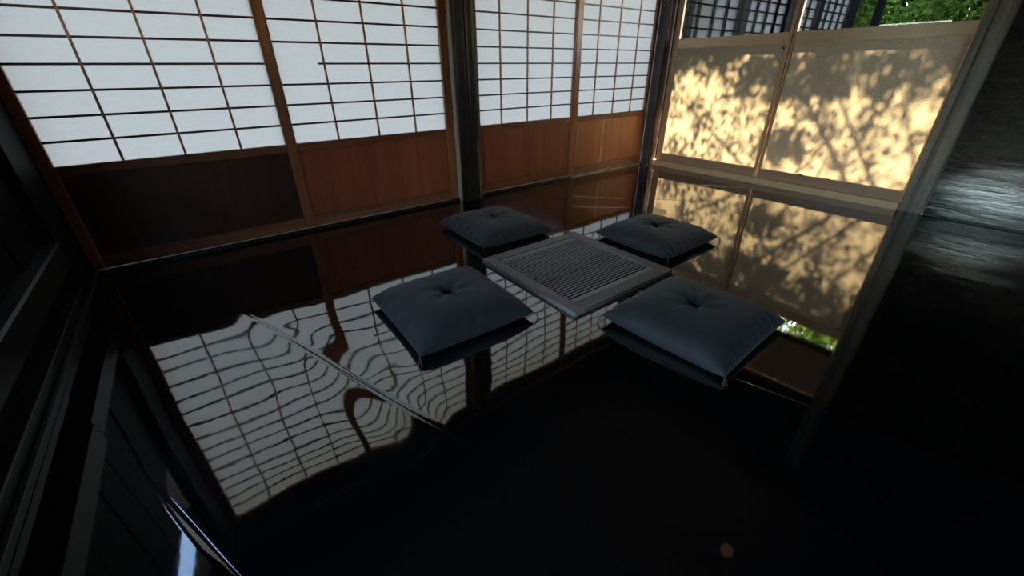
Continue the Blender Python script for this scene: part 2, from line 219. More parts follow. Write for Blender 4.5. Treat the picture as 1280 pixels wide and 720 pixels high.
def _B(t):
    t = np.abs(t); return np.where(t < 1, 2 / 3 - t * t + t**3 / 2, np.where(t < 2, (2 - t)**3 / 6, 0))
def spline(co, s0, y0, x, y):
    s = (x - J1(y) - s0) / DSP; t = (y - y0) / DSP
    Bi = _B(s[:, None] - np.arange(co.shape[0])[None, :]); Bj = _B(t[:, None] - np.arange(co.shape[1])[None, :])
    return np.einsum('ni,ij,nj->n', Bi, co, Bj)
def sstep(a, b, x): t = np.clip((x - a) / (b - a), 0, 1); return t * t * (3 - 2 * t)
def wave(x, y): return .00025 * np.sin(9.1 * x + 2.3 * y + 1) * np.sin(5.3 * y - 3.1 * x) + .0001 * np.sin(17 * x - 6 * y) * np.sin(11 * y + 4 * x)
def hleft(x, y):
    return spline(CL, -1.2, -3.3, x, y) * sstep(-.12, -.40, y) * sstep(-2.80, -2.35, y) + wave(x, y)
def hright(x, y):
    s = x - J1(y)
    w = sstep(1.75, 1.25, s) * sstep(-.12, -.40, y) * sstep(-2.80, -2.35, y)
    h = spline(CR, -.15, -3.3, x, y) * w
    d2 = x - J2(y); near = sstep(-2.30, -2.65, y)
    h = h + near * np.where(d2 < 0, .012 * np.exp(-np.abs(d2) / .16), -.0035 * np.exp(-np.abs(d2) / .03))
    # slow waviness of the old boards
    return h + wave(x, y)
def hwall(x, y):
    d0 = x - J0(y)
    return .002 * np.exp(-np.abs(d0) / .10) * sstep(-.9, -1.6, y) + .0003 * np.sin(11 * x + 9 * y)
def board(name, xa, xb, hf, dx, y0=-5.2, y1=0.02, dy=.016, dl=1, dr=1, drop=.0004):
    """surface between two joint lines, both edges rounded off downward"""
    ny = int((y1 - y0) / dy) + 1; ys = np.linspace(y0, y1, ny)
    nx = max(6, int(dx[0] / dx[1]))
    A = np.clip(np.array([xa(y) for y in ys]), -4.97, .0); Bx = np.clip(np.array([xb(y) for y in ys]), -4.97, .0)
    wd = Bx - A; ed = np.minimum(.002, wd / 8)
    u = np.linspace(0, 1, nx - 2); inner = (A + ed)[:, None] + (wd - 2 * ed)[:, None] * u[None, :]
    X = np.hstack([A[:, None], inner, Bx[:, None]]); Y = np.repeat(ys[:, None], nx, 1)
    Z = hf(X.ravel(), Y.ravel()).reshape(X.shape)
    dd = (drop * 1.5 * sstep(-1.85, -2.1, ys), drop * sstep(-2.4, -2.15, ys), drop * sstep(-2.3, -2.6, ys)); Z[:, 0] -= dd[dl]; Z[:, -1] -= dd[dr]
    vs = np.stack([X.ravel(), Y.ravel(), Z.ravel()], 1)
    # skirts
    n = len(vs); fs = []
    wid = Bx - A
    for j in range(ny - 1):
        if wid[j] < .004 and wid[j + 1] < .004: continue
        b = j * nx
        for i in range(nx - 1): fs.append((b + i, b + i + 1, b + nx + i + 1, b + nx + i))
    ex = []
    for side in (0, nx - 1):
        base = n + len(ex)
        for j in range(ny): p = vs[j * nx + side]; ex.append((p[0], p[1], -.02))
        for j in range(ny): p = vs[j * nx + side]; ex.append((p[0], p[1], p[2]))
        for j in range(ny - 1):
            a, b2 = base + ny + j, base + ny + j + 1
            fs.append((a, b2, base + j + 1, base + j) if side == 0 else (b2, a, base + j, base + j + 1))
    me = mesh(name, np.vstack([vs, np.array(ex)]).tolist(), fs, True)
    return me
floor = box('floor', -4.97, 0, -5.2, .02, -.08, -.03, M_CEIL); tag(floor, 'black lacquered floor polished to a mirror under the four cushions', 'floor', kind='structure')
def fchild(name, me):
    o = obj(name, me, LACQ, floor); o.location = -floor.location; return o
e = .0006
fchild('floorboard', board('floorboard', lambda y: -4.97, lambda y: J0(y) - e, hwall, (.9, .03), dr=0))
fchild('floorboard', board('floorboard', lambda y: J0(y) + e, lambda y: J1(y) - (e if y > -2.3 else 0), hleft, (1., .018), dl=0))
fchild('floorboard', board('floorboard', lambda y: J1(y) + (e if y > -2.3 else 0), lambda y: J2(y) - (e if y < -2.3 else 0), hright, (1.1, .018), dr=2))
wide = board('floorboard', lambda y: J2(y) + (e if y < -2.3 else 0), lambda y: 0.0, hright, (3.7, .022), dl=2)
fchild('floorboard', wide)
# raised hairline joints of the far boards, in front of the glazed doors
def joint(pts, w=.010, h=.0016):
    vs, fs = [], []; n = len(pts)
    P = [Vector((p[0], p[1], 0)) for p in pts]
    for i, p in enumerate(P):
        t = (P[min(i + 1, n - 1)] - P[max(i - 1, 0)]).normalized(); q = Vector((-t.y, t.x, 0)) * w
        z = float(hright(np.array([p.x]), np.array([p.y]))[0])
        for k, hh in ((-1, -.001), (-.3, h), (.3, h), (1, -.001)): vs.append((p.x + q.x * k, p.y + q.y * k, z + hh))
    for i in range(n - 1):
        for k in range(3): fs.append((i * 4 + k, (i + 1) * 4 + k, (i + 1) * 4 + k + 1, i * 4 + k + 1))
    return mesh('floor_joint', vs, fs, True)
for pts in ([(-1.17, -.12), (-.95, -.36), (-.81, -.51), (-.66, -.70), (-.53, -.90), (-.37, -1.14), (-.21, -1.40), (-.08, -1.62)],
            [(-1.80, -.42), (-1.55, -.68), (-1.352, -.886), (-1.18, -1.06), (-1.04, -1.23), (-.86, -1.41)],
            [(-1.95, -.70), (-1.78, -.87), (-1.595, -1.048)]):
    fchild('floor_joint', joint(pts))

# ================================================================ WALLS
def wallroot(name, label):
    o = empty(name); tag(o, label, 'wall', kind='structure'); return o
wb = wallroot('wall_back', 'dark wall holding the row of paper sliding doors')
box('lintel', -5.05, .06, -.03, .12, 2.345, 2.47, M_DARKH, wb, .004)
box('rail_board', -5.05, .06, -.045, .10, 2.47, 2.50, M_FRAMEH, wb, .003)
box('upper_wall', -5.05, .06, .02, .10, 2.50, 3.0, M_WALL, wb)
box('sill', -4.93, -.10, -.012, .10, -.02, .024, M_DARKH, wb, .003)
obj_ = box('sill_edge', -1.24, -.11, -.016, -.010, -.01, .016, M_CEDARV, wb, .002); obj_['label'] = 'light wooden sill edge'
wf = wallroot('wall_front', 'dark wall behind the viewer'); box('wall_panel', -5.1, .1, -5.3, -5.2, -.02, 3.0, M_WALL, wf)
ceil = empty('ceiling'); tag(ceil, 'dark boarded ceiling seen only as blackness in the floor', 'ceiling', kind='structure')
for i in range(9): box('ceiling_board', -5.1 + i * .58, -5.1 + i * .58 + .572, -5.3, .1, 3.0, 3.03, M_CEIL, ceil)
box('roof_cover', -5.3, .15, -5.4, .2, 3.04, 3.1, M_CEIL, ceil)

# left wall, soot black planks; openings beyond the frame let in blue sky
wl = wallroot('wall_left', 'soot black timber wall at the left with a ledge beam')
W1 = (-1.30, -.37, 1.15, 1.60); W2 = (-5.1, -1.8, .30, .86)
def plank_rows(y0, y1, z0, z1, n):
    for i in range(n):
        a = y0 + (y1 - y0) * i / n; b = y0 + (y1 - y0) * (i + 1) / n
        box('plank', -5.0 + random.uniform(-.004, .004), -4.955 + random.uniform(-.004, .004), a + .002, b - .002, z0, z1, M_SOOTV, wl, .003)
plank_rows(-.37, -.0, .0, 3.0, 3); plank_rows(-1.30, -.37, .0, 1.15, 5); plank_rows(-1.30, -.37, 1.60, 3.0, 5); plank_rows(-1.8, -1.30, .0, 3.0, 4)
plank_rows(-5.1, -1.8, .0, .30, 17); plank_rows(-5.1, -1.8, .86, 3.0, 17); plank_rows(-5.2, -5.1, .0, 3.0, 1)
for a, b, z0, z1 in ((-.37, .1, 0, 3.0), (-1.30, -.37, 0, 1.15), (-1.30, -.37, 1.60, 3.0), (-1.8, -1.30, 0, 3.0), (-5.1, -1.8, 0, .30), (-5.1, -1.8, .86, 3.0), (-5.2, -5.1, 0, 3.0)):
    box('wall_backing', -5.03, -5.005, a, b, z0, z1, M_WALL, wl)
box('jamb', -5.005, -4.914, -.002, .11, 0, 3.0, M_SOOTV, wl)
box('corner_post', -4.975, -4.915, -.355, -.004, .0, 3.0, M_SOOTV, wl, .006)
box('ledge_beam', -4.975, -4.90, -5.2, -.365, .19, .31, M_SOOTY, wl, .008)
bl = box('baseboard_left', -4.965, -4.915, -5.2, -.004, .0, .07, M_SOOTY, None, .004); tag(bl, 'low black skirting strip along the left wall', 'baseboard', kind='structure')
bl2 = box('trim_1', -4.913, -4.895, -5.2, -.004, .0, .028, M_SOOTY, None, .003); tag(bl2, 'thin black bead in front of the left skirting', 'trim', kind='structure')
for n, (a, b, z0, z1) in enumerate((W1, W2)):
    w = empty('window_%d' % (n + 1)); tag(w, ('high window by the corner in the left wall, seen only mirrored in the floor', 'long low window in the left wall beside the viewer, outside the picture')[n], 'window', kind='structure')
    box('window_frame', -5.03, -4.965, a, b, z0, z0 + .03, M_DARKV, w); box('window_frame', -5.03, -4.965, a, b, z1 - .03, z1, M_DARKV, w)
    N_ = 1 + 2 * n
    for k in range(N_ + 1):
        y = a + (b - a) * k / N_; y = min(max(y, a + .015), b - .015); box('mullion', -5.03, -4.965, y - .015, y + .015, z0 + .03, z1 - .03, M_DARKV, w)
        if k < N_:
            y2 = a + (b - a) * (k + 1) / N_; box('glass_pane', -5.002, -4.999, y + .015, y2 - .015, z0 + .03, z1 - .03, M_CLEAR, w)

# right wall beyond the post: burnished black plaster, unevenly trowelled
wr = wallroot('wall_right', 'black burnished plaster wall at the right with uneven glossy surface')
ny, nz = 180, 120; vs, fs = [], []
ph = [(random.uniform(3, 16), random.uniform(4, 22), random.uniform(0, 6.28), random.uniform(0, 6.28)) for _ in range(26)]
for j in range(nz + 1):
    for i in range(ny + 1):
        y = -2.53 - 2.67 * i / ny; z = 3.0 * (j / nz)**1.3
        d = sum(math.sin(a * y * 1.0 + p) * math.sin(b * z + q) / (a + b) for a, b, p, q in ph) * .005
        vs.append((.004 + d, y, z))
for j in range(nz):
    for i in range(ny): a = j * (ny + 1) + i; fs.append((a, a + ny + 1, a + ny + 2, a + 1))
obj('plaster', mesh('plaster', vs, fs, True), M_PLAS, wr)
box('wall_core', .03, .12, -5.2, -2.53, 0, 3.0, M_WALL, wr)
box('upper_wall', .0, .10, -2.53, .02, 2.26, 3.0, M_WALL, wr)
lr = box('trim_2', -.03, .10, -2.375, -.12, 2.10, 2.26, M_DARKH, None, .004); tag(lr, 'dark lintel beam above the glazed doors', 'trim', kind='structure')
bs = box('trim_3', -.008, .012, -5.2, -2.53, -.01, .014, M_SOOTY, None, .002); tag(bs, 'thin black strip where plaster wall meets the floor', 'trim', kind='structure')

# posts
def post(name, x0, x1, y0, y1, mat, label, seed, top=3.0, amp=.004, groove=None, bev=.006):
    """hand-hewn upright with uneven faces, vertical checks cut into it"""
    rnd = random.Random(seed); nz_ = 90; k = 14
    ring = []
    cx, cy = (x0 + x1) / 2, (y0 + y1) / 2
    for s, (ax, ay, bx, by) in enumerate(((x0, y0, x1, y0), (x1, y0, x1, y1), (x1, y1, x0, y1), (x0, y1, x0, y0))):
        L_ = math.hypot(bx - ax, by - ay)
        for i in range(k):
            t = i / k; t = max(t, bev / L_ * 1.2) if i == 0 else t
            ring.append((ax + (bx - ax) * t, ay + (by - ay) * t, s, t))
    dents = {(s, i): rnd.uniform(-1, 1) for s in range(4) for i in range(k)}
    vs, fs = [], []
    for j in range(nz_ + 1):
        z = top * j / nz_
        for s_, (x, y, s, t) in enumerate(ring):
            i = s_ % k; nx_, ny_ = ((0, -1), (1, 0), (0, 1), (-1, 0))[s]
            d = amp * (.5 * dents[(s, i)] + .5 * math.sin(3.1 * z + dents[(s, i)] * 3) * .6)
            if i == 0: d = -amp * .4
            if groove and s == groove[0] and i == groove[1]: d = -.006
            vs.append((x + nx_ * d - cx, y + ny_ * d - cy, z))
    n = len(ring)
    for j in range(nz_):
        for i in range(n): fs.append((j * n + i, j * n + (i + 1) % n, (j + 1) * n + (i + 1) % n, (j + 1) * n + i))
    fs.append(tuple(range(n))[::-1]); fs.append(tuple(nz_ * n + i for i in range(n)))
    me = mesh(name, vs, fs, False)
    o = obj(name, me, mat, None, (cx, cy, 0)); tag(o, label, 'post'); return o
post('timber_post', -2.525, -2.352, -.075, .10, M_PILLAR, 'dark weathered square post between the second and third paper doors', 3, 2.345, .0022, (0, 5))
pe = box('pale_edge', -2.556, -2.533, -.03, .09, .0, 2.345, wood('pale_sapwood', 2, [(.3, (.16, .13, .09)), (.6, (.45, .39, .30))], .5, 30), None, .004)
tag(pe, 'narrow pale strip of timber along the left side of the dark post', 'trim'); pe.name = 'timber_strip'
post('timber_post', -.004, .11, -2.526, -2.381, M_GREYWOOD, 'grey weathered post with a long crack between glazed door and black wall', 5, 3.0, .0022, (3, 5))
post('timber_post', -.088, .02, -.115, -.002, M_DARKV, 'slim dark reddish corner post where the paper doors meet the glazed doors', 9, 3.0, .003)

gs = box('timber_strip', -.100, -.0925, -.108, -.004, .0, 2.345, wood('dull_grey_wood', 2, [(.3, (.03, .029, .028)), (.6, (.12, .115, .11))], .6, 26, .5, ior=1.3), None, .002); tag(gs, 'narrow grey timber strip between the rightmost paper door and the corner post', 'trim')
# ================================================================ PAPER SLIDING DOORS
Zr = lambda k: .585 + .114 * (k - 1)
def shoji(n, x0, x1, lw, rw, mx, yoff, label, wain_mats, skip=None, strip=None):
    """stiles of width lw / rw, upright lattice bars at mx"""
    r = empty('door_%d' % n, ((x0 + x1) / 2, yoff, 0.026)); ox, oz = r.location.x, r.location.z
    tag(r, label, 'sliding door', kind='structure')
    def P(name, a, b, ya, yb, z0, z1, mat, bev=0.0):
        o = box(name, a - ox, b - ox, ya, yb, z0 - oz, z1 - oz, mat, r, bev); return o
    z0, z1 = .026, 2.343
    P('stile', x0, x0 + lw, 0, .034, z0, z1, M_FRAMEV, .002); P('stile', x1 - rw, x1, 0, .034, z0, z1, M_FRAMEV, .002)
    a, b = x0 + lw, x1 - rw
    P('top_rail', a, b, .003, .032, 2.297, z1, M_FRAMEH, .002); P('middle_rail', a, b, .003, .032, .534, .585, M_FRAMEH, .002)
    P('bottom_rail', a, b, .002, .032, z0, .100, M_FRAMEH, .002)
    if strip:
        P('wainscot_board', a, strip - .010, .014, .022, .100, .534, wain_mats[0]); P('wainscot_board', strip + .010, b, .014, .022, .100, .534, wain_mats[0])
        o = P('repair_strip', strip - .010, strip + .010, .010, .020, .104, .534, M_STRIP); o['label'] = 'pale wooden strip'
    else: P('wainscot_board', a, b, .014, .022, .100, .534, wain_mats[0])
    # lattice
    vme = None
    for x in mx:
        o = P('lattice_bar', x - .0058, x + .0058, .009, .021, .585, 2.297, M_MUNTV)
    cols = [a] + list(mx) + [b]
    hme = None
    for k in range(2, 16):
        xa = a
        if skip and k == skip[0]: xa = skip[1]
        z = Zr(k)
        if xa == a:
            if hme is None:
                hme = boxme(-(b - a) / 2, (b - a) / 2, -.006, .006, -.0054, .0054, 0, 'lattice_bar'); hme.materials.append(M_MUNTH)
            obj('lattice_bar', hme, None, r, ((a + b) / 2 - ox, .0155, z - oz))
        else: P('lattice_bar', xa, b, .0105, .0215, z - .0054, z + .0054, M_MUNTH)
    # paper, one pane per cell
    for c in range(len(cols) - 1):
        w = cols[c + 1] - cols[c]; pme = mesh('paper_pane', [(-w / 2, 0, -.057), (w / 2, 0, -.057), (w / 2, 0, .057), (-w / 2, 0, .057)], [(0, 1, 2, 3)])
        pme.materials.append(M_PAPER)
        for k in range(1, 16):
            if skip and c == 0 and k in (skip[0] - 1, skip[0]):
                if k == skip[0]: continue
                q = mesh('paper_pane', [(-w / 2, 0, -.114), (w / 2, 0, -.114), (w / 2, 0, .114), (-w / 2, 0, .114)], [(0, 1, 2, 3)])
                obj('paper_pane', q, M_PAPER, r, ((cols[c] + cols[c + 1]) / 2 - ox, .022, Zr(k) + .114 - oz)); continue
            obj('paper_pane', pme, None, r, ((cols[c] + cols[c + 1]) / 2 - ox, .022, Zr(k) + .057 - oz))
    return r
shoji(1, -4.913, -3.737, .05, .054, (-4.593, -4.317, -4.039), 0.0, 'leftmost paper sliding door with dark unlit lower board', [M_WAIN_SHADE])
shoji(2, -3.737, -2.550, .010, .072, (-3.453, -3.165, -2.878), .006, 'second paper door from the left, one lattice bar broken short', [M_WAIN], skip=(5, -3.49))
shoji(3, -2.350, -1.246, .030, .012, (-2.079, -1.796, -1.5134), .006, 'third paper door from the left, right of the dark post', [M_WAIN])
shoji(4, -1.246, -.105, .066, .045, (-.956, -.667, -.386), 0.0, 'rightmost paper door with a pale strip on its lower board toned lighter for warm light', [M_WAIN_GLOW], strip=-.789)

# ================================================================ GLAZED DOORS
sill = box('trim_4', -.030, .12, -2.379, -.120, -.02, .056, M_CEDARY, None, .003); tag(sill, 'light wooden threshold under the glazed doors', 'threshold', kind='structure')
def glazed(n, y0, y1, lo, hi, xoff, label, stile_mats):
    """y0 is the near (right-hand) edge; lo / hi stile widths"""
    r = empty('door_%d' % n, (xoff, (y0 + y1) / 2, .056)); oy = r.location.y; oz = .056
    tag(r, label, 'sliding door', kind='structure')
    def P(name, xa, xb, ya, yb, z0, z1, mat, bev=.0015): return box(name, xa, xb, ya - oy, yb - oy, z0 - oz, z1 - oz, mat, r, bev)
    P('stile', 0, .032, y0, y0 + lo, .057, 2.098, M_CEDARV); P('stile', 0, .032, y1 - hi, y1, .057, 2.098, M_CEDARV)
    a, b = y0 + lo, y1 - hi
    P('bottom_rail', .001, .031, a, b, .057, .136, M_RAILD); P('middle_rail', .001, .031, a, b, 1.172, 1.252, M_CEDARY); P('top_rail', .001, .031, a, b, 2.05, 2.098, M_CEDARY)
    P('frosted_pane', .014, .0145, a, b, .130, 1.178, M_FROST, 0); P('clear_pane', .014, .017, a, b, 1.250, 2.052, M_CLEAR, 0)
    P('bead', .006, .013, a, b, .136, .141, M_CEDARY, 0); P('bead', .006, .013, a, b, 1.166, 1.172, M_CEDARY, 0)
    P('bead', .006, .013, a, a + .005, .141, 1.166, M_CEDARV, 0); P('bead', .006, .013, b - .005, b, .141, 1.166, M_CEDARV, 0)
    return r
d5 = glazed(5, -1.268, -.140, .029, .059, 0.0, 'left glazed door, frosted below and clear above, next to the corner post', None)
d6 = glazed(6, -2.379, -1.270, .009, .022, .008, 'right glazed door, frosted pane glowing gold beside the grey post', None)
kn = bmesh.new(); bmesh.ops.create_uvsphere(kn, u_segments=12, v_segments=8, radius=.009); me = bpy.data.meshes.new('screw_lock'); kn.to_mesh(me); kn.free()
obj('screw_lock', me, M_METAL, d5, (-.006, -1.226 - d5.location.y, 1.136 - .056))
for y in (-1.64, -1.86): obj('latch_block', boxme(-.004, .006, -.014, .014, -.004, .004, .001), M_METAL, d6, (.002, y - d6.location.y, .140 - .056))

# ================================================================ HEARTH
def hz(x, y): return float(hright(np.array([x]), np.array([y]))[0])
hx0, hx1, hy0, hy1 = -3.11, -2.365, -1.967, -1.198
he = empty('sunken_hearth', (-2.75, -1.59, 0)); tag(he, 'square sunken hearth with grey wooden rim and slatted cover amid the cushions', 'hearth')
def H(name, x0, x1, y0, y1, z0, z1, mat, bev=.002, parent=he, org=(-2.75, -1.59, 0)):
    return box(name, x0 - org[0], x1 - org[0], y0 - org[1], y1 - org[1], z0 - org[2], z1 - org[2], mat, parent, bev)
rw = .065; zt = .022
H('rim', hx0, hx0 + rw, hy0, hy1, -.012, zt, M_HEARTHY); H('rim', hx1 - rw, hx1, hy0, hy1, -.012, zt, M_HEARTHY)
H('rim', hx0 + rw, hx1 - rw, hy0, hy0 + rw, -.012, zt, M_HEARTH); H('rim', hx0 + rw, hx1 - rw, hy1 - rw, hy1, -.012, zt, M_HEARTH)
H('pit_board', hx0 + rw, hx1 - rw, hy0 + rw, hy1 - rw, -.012, .004, M_CHAR_SHADE, 0)
ge = H('slatted_cover', hx0 + rw + .002, hx0 + rw + .010, hy0 + rw + .01, hy1 - rw - .01, .004, .014, M_HEARTHY)
go = Vector((-2.75, -1.59, 0)) + ge.location
def G(name, x0, x1, y0, y1, z0, z1, mat, bev=.0012): return H(name, x0, x1, y0, y1, z0, z1, mat, bev, ge, go)
G('side_bar', hx1 - rw - .010, hx1 - rw - .002, hy0 + rw + .01, hy1 - rw - .01, .004, .014, M_HEARTHY)
G('end_bar', hx0 + rw + .004, hx1 - rw - .004, hy0 + rw + .008, hy0 + rw + .044, .004, .019, M_SLAT, .004)
G('end_bar', hx0 + rw + .004, hx1 - rw - .004, hy1 - rw - .034, hy1 - rw - .010, .004, .018, M_SLAT, .003)
ya, yb = hy0 + rw + .050, hy1 - rw - .038; N = 27; pitch = (yb - ya) / N
sme = boxme(-(hx1 - hx0 - 2 * rw - .008) / 2, (hx1 - hx0 - 2 * rw - .008) / 2, -pitch * .28, pitch * .28, -.007, .005, .0012, 'slat'); sme.materials.append(M_SLAT); sme.materials.append(M_CHAR_SHADE)
for p_ in sme.polygons: p_.material_index = 0 if p_.normal.z > .3 else 1  # slat sides black: the shade between slats is put into their colour
for i in range(N):
    obj('slat', sme, None, ge, Vector(((hx0 + hx1) / 2, ya + (i + .5) * pitch, .0125 + random.uniform(-.0008, .0008))) - go)

# ================================================================ CUSHIONS
def cushion_mesh(w, d, seed, hgt=.115, lift=(.035,) * 4):
    rnd = random.Random(seed); N_ = 72
    wr_ = [(rnd.uniform(0, 6.28), rnd.uniform(7, 15), rnd.uniform(.5, 1)) for _ in range(10)]
    def surf(u, v, top):
        au, av = abs(u), abs(v)
        pin = 1 - .035 * (1 - av**2) * au**4; pin2 = 1 - .035 * (1 - au**2) * av**4
        x = u * w / 2 * pin; y = v * d / 2 * pin2
        f = max(0., (1 - au**3.6)) ** .50 * max(0., (1 - av**3.6)) ** .50
        q = [(1 - u) * (1 - v) / 4, (1 + u) * (1 - v) / 4, (1 + u) * (1 + v) / 4, (1 - u) * (1 + v) / 4]
        li = sum(a * b for a, b in zip(q, lift)) * (au * av)**1.5
        seam = .024 + li
        r = math.hypot(u, v)
        if top:
            z = seam + (hgt - .024) * f
            z -= .030 * math.exp(-(r / .11)**2) + .010 * math.exp(-(r / .32)**2)
            th = math.atan2(v, u)
            z += .0045 * math.sin(6 * th + wr_[0][0]) * math.exp(-((r - .26) / .16)**2) + .0025 * math.sin(11 * th + wr_[1][0]) * math.exp(-((r - .2) / .1)**2)
            edge = math.exp(-((1 - max(au, av)) / .16)**2) * f
            s_ = v if au > av else u
            z += edge * .008 * sum(math.sin(s_ * k_ * 2.3 + p_) * a_ for p_, k_, a_ in wr_[2:7]) * .5
            k = .25 * math.sin(3 * u + wr_[7][0]) * math.sin(2.5 * v + wr_[8][0]); z += .006 * k * f
        else:
            z = seam - (seam - .0) * min(1, f * 1.35)
        return (x, y, z)
    vs, fs = [], []; idx = {}
    gridc = [math.sin((i / N_ * 2 - 1) * math.pi / 2) * .5 + (i / N_ * 2 - 1) * .5 for i in range(N_ + 1)]
    for t in (1, 0):
        for j in range(N_ + 1):
            for i in range(N_ + 1):
                rim = i in (0, N_) or j in (0, N_)
                if not t and rim: idx[(0, i, j)] = idx[(1, i, j)]; continue
                idx[(t, i, j)] = len(vs); vs.append(surf(gridc[i], gridc[j], t == 1))
    for t in (1, 0):
        for j in range(N_):
            for i in range(N_):
                q = (idx[(t, i, j)], idx[(t, i + 1, j)], idx[(t, i + 1, j + 1)], idx[(t, i, j + 1)])
                fs.append(q if t else q[::-1])
    return mesh('cover', vs, fs, True), surf
def cushion(cx, cy, w, d, rz, seed, label, lift, hgt):
    z = max(hz(cx + a * w * .3, cy + b * d * .3) for a in (-1, 0, 1) for b in (-1, 0, 1))
    r = empty('floor_cushion', (cx, cy, max(z, 0)), rz); tag(r, label, 'cushion', 'square navy floor cushions around the hearth')
    me, surf = cushion_mesh(w, d, seed, hgt, lift); obj('cover', me, M_CUSH, r)
    rnd = random.Random(seed + 50)
    c0 = Vector(surf(0, 0, True))
    for a in (.6, 2.2):
        dx, dy = math.cos(a) * .014, math.sin(a) * .014
        tube('tuft', [c0 + Vector((-dx, -dy, .010)), c0 + Vector((-dx * .3, -dy * .3, .004)), c0 + Vector((dx * .4, dy * .4, .005)), c0 + Vector((dx, dy, .013))], .0017, M_THREAD, r)
    for (u, v) in ((-1, -1), (1, -1), (1, 1), (-1, 1)):
        p = Vector(surf(u, v, True)); out = Vector((u, v, 0)).normalized()
        vs = []
        for k in range(3):
            o2 = (out + Vector((rnd.uniform(-.7, .7), rnd.uniform(-.7, .7), 0))).normalized()
            L_ = rnd.uniform(.012, .028)
            pts = [p - out * .004]
            for s in range(1, 6):
                t = s / 5; pts.append(p + o2 * L_ * (t ** .8) * .8 + Vector((0, 0, -(p.z - .003) * min(1, t * 1.15)**1.6 + .004 * math.sin(t * 9 + k))))
            vs.append(pts)
        # the threads of one corner are one tassel
        tv, tf = [], []
        for pts in vs:
            n0 = len(tv); n = 4
            for i, q in enumerate(pts):
                t_ = (pts[min(i + 1, 5)] - pts[max(i - 1, 0)]).normalized(); a_ = t_.orthogonal().normalized(); b_ = t_.cross(a_)
                for kk in range(n): an = 2 * math.pi * kk / n; tv.append(q + (a_ * math.cos(an) + b_ * math.sin(an)) * .0013)
            for i in range(5):
                for kk in range(n): tf.append((n0 + i * n + kk, n0 + i * n + (kk + 1) % n, n0 + (i + 1) * n + (kk + 1) % n, n0 + (i + 1) * n + kk))
        obj('corner_tassel', mesh('corner_tassel', tv, tf), M_THREAD, r)
    return r

cushion(-3.532, -1.572, .555, .56, -.028, 1, 'navy floor cushion nearest the left, in front of the second paper door', (.012, .008, .012, .012), .125)
cushion(-2.745, -.80, .55, .59, -.023, 2, 'navy floor cushion behind the hearth nearest the dark post', (.012, .008, .012, .012), .115)
cushion(-2.015, -1.60, .55, .555, .015, 3, 'navy floor cushion at the right of the hearth near the glazed doors', (.012, .008, .012, .012), .11)
cushion(-2.753, -2.325, .56, .545, .055, 4, 'navy floor cushion nearest the viewer, at the front of the hearth', (.012, .008, .012, .012), .125)


# ================================================================ OUTSIDE
gr = box('garden_ground', 1.6, 26, -14, 14, -.55, -.5, M_GROUND); tag(gr, 'garden ground beyond the glazed doors', 'ground', kind='structure')
gr2 = box('garden_ground', -9, 1.6, .9, 14, -.55, -.5, M_GROUND); tag(gr2, 'garden ground behind the paper doors', 'ground', kind='structure')
gr3 = box('garden_ground', -14, -5.3, -9, .9, -.55, -.5, M_GROUND); tag(gr3, 'garden ground outside the left wall', 'ground', kind='structure')
ve = empty('veranda'); tag(ve, 'wooden veranda with eave outside the glazed doors', 'veranda')
for i in range(10): box('deck_board', .14 + i * .11, .14 + i * .11 + .105, -5.3, -.06, -.08, -.04, M_DARKH, ve, .002)
ev = [(.125, 2.30), (.91, 1.87 + .05), (.91, 1.87 + .10), (.125, 2.36)]
obj('eave', mesh('eave', [(x, y, z) for y in (-6, -.10) for x, z in ev], [(0, 1, 2, 3)[::-1], (4, 5, 6, 7), (0, 4, 5, 1)[::-1], (1, 5, 6, 2)[::-1], (2, 6, 7, 3)[::-1], (3, 7, 4, 0)[::-1]]), M_CEIL, ve)
box('eave_beam', .91 - .06, .91, -6, -.10, 1.87, 1.87 + .05, M_DARKH, ve)
# neighbouring wing: its paper doors stand dim under a deep eave, seen through the clear panes
wi = empty('neighbouring_wing'); tag(wi, 'dim wing of paper doors in black frames seen through the clear panes', 'building')
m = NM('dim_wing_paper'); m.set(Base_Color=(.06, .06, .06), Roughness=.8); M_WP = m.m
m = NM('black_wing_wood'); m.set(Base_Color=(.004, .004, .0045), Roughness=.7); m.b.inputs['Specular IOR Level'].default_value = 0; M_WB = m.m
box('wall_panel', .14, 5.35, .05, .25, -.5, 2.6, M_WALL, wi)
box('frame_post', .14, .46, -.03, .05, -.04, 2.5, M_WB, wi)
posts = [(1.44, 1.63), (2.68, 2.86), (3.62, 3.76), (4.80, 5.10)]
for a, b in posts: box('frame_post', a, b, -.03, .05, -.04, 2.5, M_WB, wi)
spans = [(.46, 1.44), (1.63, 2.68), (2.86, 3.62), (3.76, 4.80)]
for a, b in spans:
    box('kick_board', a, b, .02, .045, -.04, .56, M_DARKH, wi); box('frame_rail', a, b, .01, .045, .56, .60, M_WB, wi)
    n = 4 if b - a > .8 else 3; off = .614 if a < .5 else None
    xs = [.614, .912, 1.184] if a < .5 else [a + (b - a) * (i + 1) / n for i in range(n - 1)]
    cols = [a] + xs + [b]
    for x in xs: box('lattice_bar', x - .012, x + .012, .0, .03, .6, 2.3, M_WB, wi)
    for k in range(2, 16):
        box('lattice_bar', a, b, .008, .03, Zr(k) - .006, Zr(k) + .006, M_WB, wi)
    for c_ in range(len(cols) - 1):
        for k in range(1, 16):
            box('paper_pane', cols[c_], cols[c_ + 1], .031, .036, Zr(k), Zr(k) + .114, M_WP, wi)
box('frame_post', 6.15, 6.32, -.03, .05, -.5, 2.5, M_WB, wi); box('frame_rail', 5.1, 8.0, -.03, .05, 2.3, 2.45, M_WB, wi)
box('eave', .95, 8.0, -.22, .0, 2.47, 2.52, M_WB, wi)
